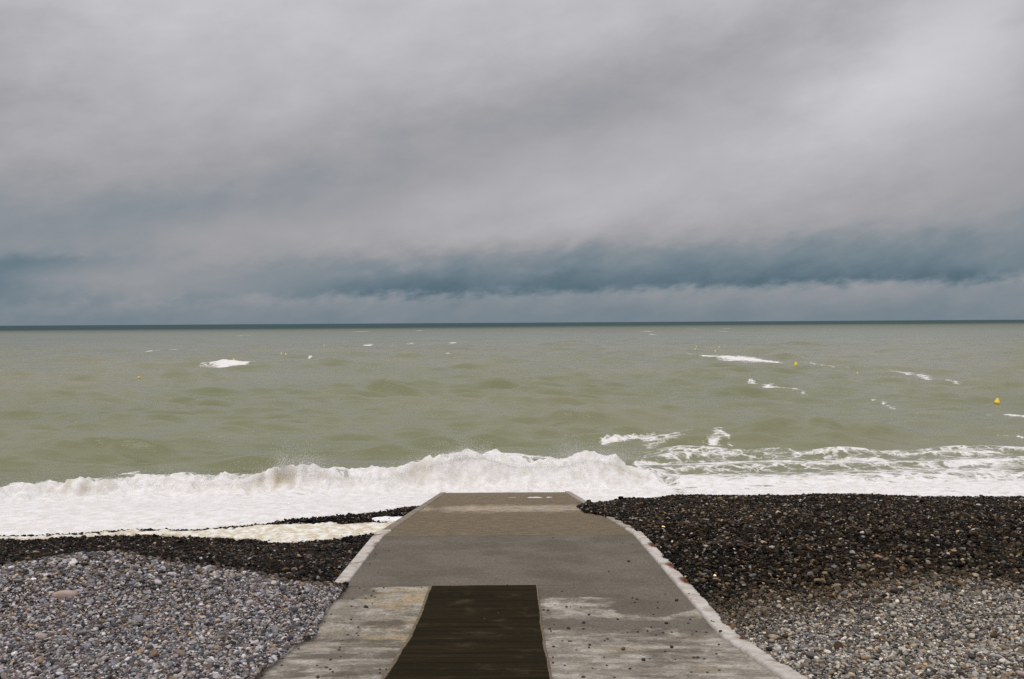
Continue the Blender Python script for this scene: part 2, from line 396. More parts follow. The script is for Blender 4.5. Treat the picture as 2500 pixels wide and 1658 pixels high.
# ------------------------------------------------------------------ beach ground sheet
gx = np.concatenate([np.linspace(-400, -42, 25), np.linspace(-40, 40, 400), np.linspace(42, 400, 25)])
gd = np.concatenate([np.linspace(-60, 4, 20), np.linspace(4.3, 45, 330), np.linspace(47, 400, 40)])
GX, GD = np.meshgrid(gx, gd)
tag(link('beach', grid_mesh('beach', GX, GD, np.where(np.abs(GX-ramp_x(GD)) < HW+0.24, np.minimum(beach_z(GX, GD), ramp_z(GD)-0.15), beach_z(GX, GD)) - 0.035), M['sand']), 'dark wet grit of the shingle beach under the pebbles', kind='structure')

# ------------------------------------------------------------------ sea
CP = [(-300, 1205, .8), (0, 1204, .80), (159, 1180, .88), (318, 1168, .92), (592, 1164, .98), (690, 1147, 1.2), (740, 1141, 1.3), (850, 1151, 1.05),
      (950, 1150, 1.08), (1015, 1131, 1.3), (1110, 1106, 1.65), (1185, 1102, 1.7), (1260, 1124, 1.35), (1375, 1121, 1.4), (1430, 1106, 1.6), (1500, 1120, 1.4), (1550, 1146, 0.95), (1640, 1150, 0.8)]
BR = np.array([[*on_level(px, py, z)[:2], z] for px, py, z in CP])
BR = np.vstack([[-60, BR[0, 1]-2, .8], BR]); BR = BR[np.argsort(BR[:, 0])]
def br_fade(x): return sst(x, 7.2, 5.6)
COMP = []
crng = np.random.default_rng(21)
for i in range(46):
    lam = 1.6*(17/1.6)**crng.random(); th = crng.normal(0.10, 0.36); k = 2*math.pi/lam
    COMP.append((k*math.sin(th), k*math.cos(th), 0.050/k*(0.7 + 0.6*crng.random())*min(1.9, (4.2/lam)**0.75), crng.random()*6.283, lam))
# swells told apart in the photograph: pixel of the crest, crest height, half length along crest (m), front/back width (m)
SWELL = [(1400, 994, 1.15, 4.6, 1.5, 4.0), (1180, 1000, .5, 3.0, 1.2, 3.0), (1620, 988, 0.65, 3.0, 1.2, 3), (1900, 1044, 1.25, 3.8, 2.0, 4.5), (2110, 1056, 0.75, 4.0, 1.8, 4.0),
         (60, 1106, 0.85, 2.6, 1.3, 3.0), (260, 1104, 0.75, 2.8, 1.3, 3.0), (430, 1086, 0.38, 3.6, 1.1, 3), (620, 1090, 0.35, 4.0, 1.1, 3),
         (80, 1003, 0.42, 5, 1.4, 4), (660, 978, .3, 6, 1.3, 4), (570, 882, 0.75, 7, 2.0, 6), (1800, 870, 0.6, 9, 2.5, 6), (1790, 944, 0.4, 6, 1.5, 4), (2400, 985, 0.4, 6, 1.5, 4),
         (2350, 950, 0.45, 7, 1.6, 5), (2050, 875, .5, 10, 2, 6), (2330, 895, .45, 8, 2, 6), (520, 930, .4, 7, 1.6, 5), (1000, 940, .3, 8, 1.6, 5)]
SW = [(*on_level(px, py, hz)[:2], hz, L, f, bk) for px, py, hz, L, f, bk in SWELL]

# rows dense at the shore, thinning with distance
rows = list(np.arange(26.0, 52.0, 0.085)); d = 52.0
while d < 40000: rows.append(d); d += 0.125*(d/52)**1.5
rows = np.array(rows); NCOL = 700
U = np.linspace(-1, 1, NCOL)
SY = np.repeat(rows[:, None], NCOL, 1)
SX = U[None, :]*(15 + 0.66*SY)
dR = np.gradient(rows)[:, None]
amp = sst(SY, 42, 56)*(0.75 + 0.8*fbm(SX*0.03, SY*0.03, 3, 50))
H = np.zeros_like(SX)
for kx, ky, a, ph, lam in COMP:
    wgt = 1 - sst(dR*3.2, lam*0.7, lam*1.3)
    if wgt.max() <= 0: continue
    H += wgt*a*np.sin(kx*SX + ky*SY + ph)
H = H*1.12*amp; H = H + 0.9*np.maximum(H, 0)**2
BZ = beach_z(SX[rows < 90], SY[rows < 90]); BZ = np.vstack([BZ, np.full(((rows >= 90).sum(), NCOL), -9.0)])
foam = np.zeros_like(SX); silt = np.zeros_like(SX)
SWN = fbm(SX*0.35, SY*0.5, 3, 65)
lr = np.random.default_rng(77)
for i in range(600):
    sy = 47 + 260*lr.random()**1.7; sx = lr.uniform(-0.56, 0.56)*sy
    h_ = lr.uniform(0.07, 0.20)*(1 + sy/260); L = lr.uniform(0.8, 2.6)*(1 + sy/160); f = lr.uniform(0.25, 0.45)*(1 + sy/140)
    r0 = np.searchsorted(rows, sy-4*f); r1 = np.searchsorted(rows, sy+10*f)
    w_ = (15+0.66*rows[r0]); w1 = 15+0.66*rows[min(r1, len(rows)-1)]
    c0 = int(np.clip((min((sx-3*L)/w_, (sx-3*L)/w1)+1)/2*(NCOL-1), 0, NCOL-1)); c1 = int(np.clip((max((sx+3*L)/w_, (sx+3*L)/w1)+1)/2*(NCOL-1)+2, 0, NCOL))
    xs, ys = SX[r0:r1, c0:c1], SY[r0:r1, c0:c1]
    tt = ys - sy - 0.02*(xs-sx)**2 - 0.3*perlin(xs*0.5, xs*0+i, 66) - lr.normal(0, .12)*(xs-sx)
    H[r0:r1, c0:c1] += h_*np.exp(-((xs-sx)/L)**2)*np.where(tt < 0, np.exp(-(tt/f)**2), np.exp(-(tt/(2.6*f))**2))
for sx, sy, hz, L, f, bk in SW:
    f *= 0.62
    yc = sy + 0.010*(SX-sx)**2 + 0.5*perlin(SX*0.2, SX*0, 60)
    t = SY - yc; hz = (1.0 if hz > 0.6 else 0.55)*hz*(1 + 0.5*SWN)
    H += hz*np.exp(-((SX-sx)/(1.35*L))**2)*np.where(t < 0, np.exp(-(t/f)**2), np.exp(-(t/bk)**2))*0.85
# breaker
yc = np.interp(SX, BR[:, 0], BR[:, 1]); hc = np.interp(SX, BR[:, 0], BR[:, 2])
yc = yc + 0.35*perlin(SX*0.7, SX*0, 31); fade = br_fade(SX)
t = SY - yc
prof = np.where(t < 0, np.exp(-(np.abs(t)/0.75)**2.2), np.exp(-(t/2.6)**2))
hc = hc*(1 + 0.13*perlin(SX*0.9, SX*0, 33) + 0.05*perlin(SX*3.7, SY*1.6, 34)); H += fade*(hc - 0.35)*prof
# washed-up sheet between the breaker and the shore, running up the beach on the left
LEFT = sst(SX, 4.2, 2.6)
shore = shore_d(SX)
runup = np.clip((40.2 - SY)/(40.2 - shore), 0, 1)
base = 0.40*sst(SY, 60, 43) 
wash = 0.42 + (0.05*perlin(SX*1.1, SY*0.6, 140) + 0.10*perlin(SX*0.55+0.4, SX*0, 141) + 0.03*perlin(SX*4, SY*3, 142))*sst(SY, 36, 38.5) + (1.15 - 0.42)*runup*LEFT
tur = sst(SY, 50, 42)
wash = wash - 0.17*sst(SY, 35.5, 37.5)*sst(np.abs(SX), 4.5, 2.8)
H = np.where(SY < 40.2, wash, base) + H
# right-hand wash: broken low bores
bore = np.zeros_like(SX)
for y0, a, ph in ((44.5, .30, 0.0), (48.5, .34, 2.0), (41.5, .2, 4.0)):
    yy = y0 + 0.12*(SX-8) + 0.8*perlin(SX*0.16+ph, SX*0+ph, 80)
    tt = SY-yy; bore += a*np.where(tt < 0, np.exp(-(tt/0.6)**2), np.exp(-(tt/2.2)**2))
H += bore*sst(SX, 4.5, 8.0)
# foam amounts
front = sst(t + 0.9*fbm(SX*1.3, SY*0.9, 4, 118), 0.9, -0.35)                                # shoreward of the crest
foam = np.maximum(foam, fade*front*(1 - 0.52*np.exp(-((t+0.15)/0.55)**2)*sst(fbm(SX*0.9, SY*0.35, 4, 123), -0.15, 0.45)))
foam = np.maximum(foam, fade*0.46*np.exp(-np.clip(t, 0, None)/1.3)*(0.7 + 0.9*fbm(SX*0.5, SY*0.5, 3, 119)))
rgt = sst(SX, 5.0, 8.0)
foam = np.maximum(foam, rgt*sst(SY, 45.5, 39.5)*0.80)
foam = np.maximum(foam, rgt*0.33*sst(SY, 50.5, 43)*sst(fbm(SX*0.10, SY*0.25, 3, 90), -0.35, 0.3))
foam = np.maximum(foam, rgt*np.clip(bore*1.0, 0, .45))
# gaps in the curling face, where the silty water shows
gap = np.exp(-((SX-on_level(670, 1170, .9)[0])/1.2)**2) + 0.6*np.exp(-((SX-on_level(190, 1190, .8)[0])/0.9)**2) + 0.4*np.exp(-((SX-on_level(1040, 1150, .9)[0])/1.2)**2)
face = np.exp(-((t+0.45)/0.5)**2)
silt = np.clip(gap*face*(0.6 + 1.3*perlin(SX*3.4, SY*0.3, 95)), 0, 1)
silt = np.clip(silt + 0.30*sst(fbm(SX*0.6, SY*1.2, 4, 97), 0.05, 0.5)*face*fade, 0, 1)
for sx, sy, *_ in SW[3:5]: foam *= 1 - 0.9*np.exp(-((SX-sx)/4.6)**2 - ((SY-sy+1.0)/2.6)**2)
# single whitecaps and foam streaks: pixel strokes laid on the water
STROKES = [  # points, half width px (vertical), strength
    ([(540, 884), (565, 888), (610, 886)], 4.0, .76), ([(358, 855), (390, 853), (428, 851)], 2.2, .8), ([(1725, 868), (1790, 873), (1875, 878)], 5.5, .70),
    ([(1840, 929), (1870, 940), (1935, 946)], 4.5, .50), ([(1985, 882), (2060, 898)], 2.0, .45), ([(2190, 900), (2270, 920), (2365, 936)], 2.6, .36),
    ([(875, 809), (888, 808)], 1.5, .8), ([(1120, 803), (1136, 803)], 1.2, .8), ([(1440, 791), (1452, 790)], 1.2, .8), ([(890, 840), (905, 841)], 2, .6), ([(1000, 837), (1014, 837)], 1.5, .7),
    ([(1100, 835), (1112, 835)], 1.4, .7), ([(748, 871), (760, 870)], 1.6, .8), ([(925, 938), (938, 938)], 2.2, .8), ([(1596, 843), (1604, 841)], 1.6, .7), 
    ([(1575, 808), (1584, 808)], 1.2, .7), ([(1765, 808), (1772, 808)], 1.2, .7), ([(2455, 937), (2500, 937)], 2.2, .7), ([(2425, 1004), (2500, 1013)], 2.5, .6), ([(2450, 1050), (2490, 1058)], 2, .7), ([(2130, 970), (2180, 988)], 2.2, .34),
    ([(390, 1062), (420, 1054), (450, 1062)], 4, .5), ([(500, 1055), (545, 1062)], 4, .55),  ([(300, 1140), (330, 1138)], 3, .7), 
    ([(1570, 1080), (1650, 1077), (1720, 1060), (1762, 1045)], 5, .60), ([(1700, 1066), (1760, 1075), (1775, 1085)], 4, .55), ([(1590, 1092), (1680, 1098), (1760, 1080)], 5, .42), ([(1470, 1079), (1560, 1075)], 2, .5),
    ([(1690, 1098), (1715, 1118)], 3, .45), ([(1250, 1100), (1340, 1110)], 4, .62), ([(960, 1118), (1060, 1108), (1120, 1098)], 4, .48), ([(1200, 1098), (1280, 1104)], 3, .6),
    ([(2020, 1118), (2150, 1112), (2210, 1122)], 5, .6), ([(2310, 1130), (2400, 1122), (2500, 1120)], 5, .72), ([(2340, 1145), (2500, 1150)], 9, .55), ([(2220, 1125), (2400, 1160)], 5, .5), ([(1560, 1125), (1700, 1128), (1800, 1128)], 6, .66),
    ([(1780, 1124), (1900, 1122), (2010, 1130)], 5, .62), ([(1560, 1150), (1800, 1160), (2000, 1165)], 9, .60), ([(2000, 1160), (2300, 1178), (2500, 1180)], 9, .62), ([(2300, 1100), (2460, 1108)], 2, .5), ([(150, 1168), (330, 1150), (450, 1152)], 5, .5), ([(0, 1185), (110, 1172)], 5, .45)]
prng = np.random.default_rng(5)
for i in range(14):
    px = prng.uniform(0, 2500); py = 787.5 - 15*(px-1250)/2500 + 17 + 60*prng.random()**1.6
    ln = prng.uniform(3, 9); STROKES.append(([(px, py), (px+ln, py+prng.uniform(-.4, .4))], prng.uniform(0.6, 1.1), prng.uniform(.5, .75)))
for pts, hw, st in STROKES:
    if pts[0][1] < 787.5 - 15*(pts[0][0]-1250)/2500 + 16: continue
    if hw < 2.6 and max(p_[1] for p_ in pts) < 945: hw *= 0.62; st *= 0.72
    elif hw > 2 and max(p_[1] for p_ in pts) > 1040: st *= 0.80
    q = np.array([on_level(px, py, 0.70 if py > 1095 else 0.35)[:2] for px, py in pts])
    for (ax, ay), (bx, by) in zip(q[:-1], q[1:]):
        wx = hw/FPX*ay*1.3; wy = hw*(ay*ay)/(FPX*6.9)
        r0 = np.searchsorted(rows, min(ay, by) - 4*wy - 1); r1 = np.searchsorted(rows, max(ay, by) + 4*wy + 1) + 1
        xs = SX[r0:r1]; ys = SY[r0:r1]
        if xs.size == 0: continue
        vx, vy = (bx-ax)/wx, (by-ay)/wy; ux, uy = (xs-ax)/wx, (ys-ay)/wy
        tt = np.clip((ux*vx+uy*vy)/max(vx*vx+vy*vy, 1e-6), 0, 1)
        dd = (ux-tt*vx)**2 + (uy-tt*vy)**2
        foam[r0:r1] = np.maximum(foam[r0:r1], st*np.exp(-dd*0.8))
        if st >= .8: H[r0:r1] += 0.10*min(1, ay/120)*np.exp(-dd*0.8)
# foam relief: boiling at the breaker, flatter in the wash
nm = rows < 60; k = nm.sum()
bx, by_ = SX[:k], SY[:k]
H[:k] += fade[:k]*0.16*np.exp(-((t[:k]+0.6)/0.9)**2)*(perlin(bx*2.3, by_*0.5, 104) + 0.6*perlin(bx*5.5, by_*1.2, 105))
rough = fade[:k]*(0.42*np.exp(-((t[:k]+0.5)/1.1)**2)) + 0.055*foam[:k]
H[:k] += rough*(billow(bx*0.9, by_*0.9, 5, 101, 0.6)*1.6 - 0.45) + 0.02*foam[:k]*perlin(bx*6, by_*6, 111)
H[:k] -= 0.06*(1-front[:k])*0
# never through the beach: tuck below it landward of the swash edge
inland = (SY < shore) & (SX < 3.0)
H = np.where(inland, np.minimum(H, BZ - 0.25), H)
near_edge = np.clip((SY - shore)/0.7, 0, 1)
H = np.where((~inland) & (SX < -2.0) & (SY < 36), np.maximum(H, BZ + 0.10*near_edge - 0.02), H)
foam = np.where(SY < 36, np.maximum(foam, 0.96*(SX < 3)), foam)
foam = np.clip(foam - 0.50*sst(fbm(SX*0.7, SY*2.4, 4, 120), 0.16, 0.5)*sst(SY, 42.5, 41)*sst(t, -1.2, -2.0), 0, 1)
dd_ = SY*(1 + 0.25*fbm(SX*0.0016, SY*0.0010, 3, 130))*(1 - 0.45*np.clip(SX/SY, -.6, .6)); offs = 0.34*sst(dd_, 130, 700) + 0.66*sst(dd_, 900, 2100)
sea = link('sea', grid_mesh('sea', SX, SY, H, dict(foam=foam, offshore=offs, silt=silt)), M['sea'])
tag(sea, 'choppy olive green sea with white breaking surf', kind='structure')
print('sea verts', SX.size)

# spray thrown up along the breaker: tens of thousands of drops
def tet_soup(name, P, S, mat):
    base_v = np.array([[1, 1, 1], [-1, -1, 1], [-1, 1, -1], [1, -1, -1]], float)/1.732
    base_f = np.array([[0, 1, 2], [0, 3, 1], [0, 2, 3], [1, 3, 2]])
    V = (P[:, None, :] + base_v[None]*S[:, None, None]).reshape(-1, 3)
    F = (base_f[None] + 4*np.arange(len(P))[:, None, None]).reshape(-1, 3)
    return link(name, soup_mesh(name, V, F), mat)
def crest_pts(n, up, x0=-22, x1=7, burst=()):
    x = RNG.uniform(x0, x1, n); y = np.interp(x, BR[:, 0], BR[:, 1]) + 0.35*perlin(x*0.7, x*0, 31)
    hz = np.interp(x, BR[:, 0], BR[:, 2]) - .28
    puff = 0.30 + 0.9*np.clip(fbm(x*0.45, x*0, 3, 140)+0.15, 0, 1) + 0.5*np.clip(perlin(x*2.2, x*0, 145), 0, 1)
    z = hz*br_fade(x) + RNG.exponential(up, n)*puff - 0.05 + 0.1
    return np.stack([x, y + RNG.normal(-0.15, 0.42, n), z], 1)
P1 = crest_pts(36000, 0.085)
bl = []
for px, py, n, sxy, h in ((1400, 1118, 2600, 0.42, 0.24), (1385, 1110, 700, 0.22, 0.40), (1410, 1110, 400, 0.12, 0.5), (1150, 1108, 4500, 0.8, 0.20), (745, 1144, 3600, .45, .24), (1480, 1118, 3600, .7, .18), (690, 1146, 2400, .22, .26), (1440, 1116, 3000, .9, .22), (1060, 1116, 1500, .6, .15)):
    c = on_level(px, py, 1.25); 
    bl.append(np.stack([c[0]+RNG.normal(0, sxy, n), c[1]+RNG.normal(0, .4, n), 1.15+RNG.exponential(h, n)], 1))
for i in range(90):
    x = RNG.uniform(-20, 5.5); n = int(RNG.uniform(120, 420)); h = RNG.uniform(0.06, 0.22); sx_ = RNG.uniform(.06, .22)
    y = float(np.interp(x, BR[:, 0], BR[:, 1])); z0 = float(np.interp(x, BR[:, 0], BR[:, 2])) - 0.22
    up_ = RNG.exponential(h, n)
    bl.append(np.stack([x + RNG.normal(0, sx_, n) + 0.25*up_*RNG.normal(0, 1, n), y - 0.1 + RNG.normal(0, .25, n), z0 + up_], 1))
P1 = np.vstack([P1] + bl)
tag(tet_soup('spray', P1, RNG.uniform(0.004, 0.015, len(P1)), M['drops']), 'white spray flying off the breaking wave', kind='stuff')

# ------------------------------------------------------------------ slipway
slip = bpy.data.objects.new('slipway', None); COL.objects.link(slip)
tag(slip, 'concrete slipway running down the shingle into the surf', kind='structure')
def deck(name, d0, d1, nx=150, step=0.035, dz=0.0):
    ds = np.linspace(d0, d1, int((d1-d0)/step)+2); us = np.linspace(-HW, HW, nx)
    U_, D_ = np.meshgrid(us, ds); X_ = U_ + ramp_x(D_)
    Z_ = ramp_z(D_) + dz + 0.008*fbm(X_*0.8, D_*0.8, 3, 150) + 0.0015*perlin(X_*9, D_*9, 152)
    # masks
    n = fbm(X_*0.7, D_*2.2, 4, 160); n2 = fbm(X_*1.3, D_*1.3, 4, 170)
    lft = sst(X_, 0.0, -0.6)
    line = 14.42*lft + (1-lft)*(13.85 + 0.35*n2)
    dry = sst(D_ - line, 0.06, -0.10 - 0.25*(1-lft))
    dry = dry*(0.52 + 0.75*n)
    patch = np.exp(-((X_-1.85)/0.62)**2 - ((D_-13.3)/0.85)**2)          # patch still wet by the kerb
    dry -= 0.75*sst(patch + 0.3*n2, 0.35, 0.5)
    dry -= 0.42*np.exp(-((D_-12.05)/0.28)**2)*sst(X_, 0.2, 0.5)
    dry -= 0.45*np.exp(-((X_+2.2)/0.35)**2)*sst(D_, 13.2, 14.2)
    dry += 0.16*sst(11.6-D_, 0.0, 0.4)*sst(X_, 0.2, 0.5)
    dry += 0.25*np.exp(-((X_+2.35)/0.10)**2)*(D_ < 13.6)
    dry += 0.42*lft*np.exp(-((X_+1.6)/0.6)**2)*sst(D_, 12.0, 13.6)*sst(14.5-D_, 0.03, 0.12)
    tan = 1.25*np.exp(-((X_+1.55)/0.55)**2)*sst(D_, 10.6, 11.6)*sst(n2, -0.4, 0.2) + 0.35*sst(n2, 0.0, 0.5)
    far = sst(D_, 19.05, 19.15)
    alg = np.clip(far*(0.80 + 0.35*n) + 0.10*sst(n2, 0, .5), 0, 1)
    dry += far*(0.95*np.exp(-((D_-28.6+0.8*n2)/1.9)**2) + 0.26*np.exp(-((D_-33.0)/0.5)**2) + 0.02 + 0.25*n)
    dry += (1-far)*sst(D_, 14.4, 15.2)*0.10
    tan = np.clip(tan + far*0.9, 0, 1)
    o = link(name, grid_mesh(name, X_, D_, Z_, dict(dry=np.clip(dry, -0.3, 1.2), tan=tan, algae=alg)), M['concrete'], slip)
    return o
deck('concrete_slab', -3.0, 14.425); deck('concrete_slab', 14.433, 19.09); deck('concrete_slab', 19.102, 44.0, 130, 0.05)
def box_strip(name, x0f, x1f, zt, zb, ds, mat, attrs=None, parent=slip, chamfer=0.02):
    """a beam following the slipway: section x0..x1, zb..zt with chamfered top corners"""
    ds = np.asarray(ds); n = len(ds)
    x0 = x0f(ds); x1 = x1f(ds); T = zt(ds); B = zb(ds); c = chamfer
    mid = [x0+c + (x1-x0-2*c)*k for k in (0, .2, .4, .6, .8, 1.0)]
    secX = np.stack([x0, x0] + mid + [x1, x1], 1)
    secZ = np.stack([B, T-c] + [T]*6 + [T-c, B], 1)
    secY = np.repeat(ds[:, None], secX.shape[1], 1)
    jit = 0.006*perlin(secX*7, secY*5, 180) + 0.003*perlin(secX*17, secY*14, 181); jit[:, [0, -1]] = 0
    A = attrs(secX, secY) if attrs else None
    return link(name, grid_mesh(name, secX + 0.6*jit, secY, secZ + jit, A, smooth=False), mat, parent)
box_strip('slab_side', lambda d: ramp_x(d)-HW+0.003, lambda d: ramp_x(d)+HW-0.003, lambda d: ramp_z(d)-0.03, lambda d: ramp_z(d)-1.3, np.linspace(-3, 44, 60), M['side'])
RUST = [on_surface(px, py, lambda x, d: ramp_z(d)) for px, py in ((1587, 1336), (1629, 1386), (1664, 1424), (1534, 1293), (1801, 1568), (1690, 1460), (1610, 1362))]
RUSTA = (1.0, 1.0, 1.0, .8, .55, .22, .25)
def kerb_attrs(X, D):
    rust = np.zeros_like(X)
    for p, a in zip(RUST, RUSTA):
        c = ramp_x(p[1]) + HW + 0.22
        rust = np.maximum(rust, 1.25*a*np.exp(-((X-c)/0.14)**2 - ((D-p[1]-0.5*(c-X))/(0.30))**2))
    L = X < 0
    rust = np.where(L, 0.55*sst(fbm(X*2, D*1.6, 3, 190), 0.0, 0.4), rust)
    return dict(rust=rust, brown=np.where(D > 20.5, 0.55, 0.0) + np.where(L, .12, 0) + 0.10*perlin(X*3, D*3, 191))
def kerbs(side, d_list):
    for a, b in zip(d_list[:-1], d_list[1:]):
        if side > 0:
            box_strip('kerb', lambda d: ramp_x(d)+HW+0.012, lambda d: ramp_x(d)+HW+0.215, lambda d: ramp_z(d)+0.035, lambda d: ramp_z(d)-0.9, np.linspace(a+0.0015, b-0.0015, int((b-a)/0.05)), M['kerb'], kerb_attrs)
        else:
            box_strip('kerb', lambda d: ramp_x(d)-HW-0.225, lambda d: ramp_x(d)-HW-0.010, lambda d: ramp_z(d)+0.020, lambda d: ramp_z(d)-1.2, np.linspace(a+0.0015, b-0.0015, int((b-a)/0.05)), M['kerb'], kerb_attrs)
kerbs(1, [-3, 3.5, 7.5, 11.5, 15.3, 19.1, 25, 31, 37, 43.5]); kerbs(-1, [-3, 3.5, 7.5, 11.5, 14.5, 19.1, 25, 31, 37, 43.5])
for p, a in zip(RUST[:5], RUSTA):     # corroded iron fixings standing in the kerb
    n = 14; ang = np.linspace(0, 2*math.pi, n, endpoint=False); V = []; 
    for rr, hh in ((1.0, -0.012), (0.85, 0.006), (0.45, 0.016), (0.05, 0.020)):
        rad = (0.045 + 0.018*RNG.random(n))*rr
        V.append(np.stack([0.75*rad*np.cos(ang), 1.3*rad*np.sin(ang), np.full(n, hh)], 1))
    V = np.vstack(V); F = np.array([[i*n+j, i*n+(j+1) % n, (i+1)*n+(j+1) % n, (i+1)*n+j] for i in range(3) for j in range(n)])
    link('rusted_fixing', soup_mesh('rusted_fixing', V, F, True), M['rust'], slip, (ramp_x(p[1])+HW+0.17, p[1], ramp_z(p[1])+0.037))

# ------------------------------------------------------------------ mat
def mat_z(d):
    ds = np.asarray(d)[..., None] + np.linspace(-0.9, 0.9, 25); return np.maximum(ramp_z(ds).mean(-1), ramp_z(d)) + 0.016
mroot = bpy.data.objects.new('access_mat', None); COL.objects.link(mroot); mroot.location = (0, 0, 0)
tag(mroot, 'dark brown woven access mat lying down the middle of the slipway', 'mat')
def edge_l(d): return -1.18 + 0.014*perlin(d*0.9, d*0, 200) + 0.005*perlin(d*5, d*0, 203)
def edge_r(d): return 0.325 + 0.012*perlin(d*0.8, d*0, 201) + 0.005*perlin(d*5, d*0, 204)
ds = np.linspace(1.5, 14.40, 700); us = np.linspace(0, 1, 40)
U_, D_ = np.meshgrid(us, ds); X_ = edge_l(D_)*(1-U_) + edge_r(D_)*U_
Z_ = mat_z(D_) + 0.010*np.clip(perlin(X_*1.0, D_*1.6, 202), -.2, 1) + 0.0022*np.sin(D_*2*math.pi/0.115)
Z_[-1] -= 0.014
link('woven_sheet', grid_mesh('woven_sheet', X_, D_, Z_), M['mat'], mroot)
for s in (0, 1):
    ef = (edge_l, edge_r)[s]
    x0 = (lambda d: edge_l(d)-0.034) if s == 0 else (lambda d: edge_r(d)-0.006)
    x1 = (lambda d: edge_l(d)+0.006) if s == 0 else (lambda d: edge_r(d)+0.024)
    box_strip('edging', x0, x1, lambda d: mat_z(d)+0.006, lambda d: ramp_z(d)-0.01, np.arange(1.5, 14.42, 0.05), M['edging'], None, mroot, 0.008)

# ------------------------------------------------------------------ shingle
def pebble_mesh(i):
    import bmesh
    bm = bmesh.new(); bmesh.ops.create_icosphere(bm, subdivisions=2, radius=1.0)
    rr = random.Random(100+i); o = Vector((rr.uniform(-9, 9), rr.uniform(-9, 9), rr.uniform(-9, 9)))
    from mathutils import noise as mn
    for v in bm.verts: v.co *= 1 + 0.20*mn.noise(v.co*0.9+o) + 0.06*mn.noise(v.co*2.1+o)
    me = bpy.data.meshes.new('pebble'); bm.to_mesh(me); bm.free()
    me.polygons.foreach_set('use_smooth', np.ones(len(me.polygons), bool)); return me
PEB = [pebble_mesh(i) for i in range(8)]
for me in PEB: me.materials.append(M['stone'])

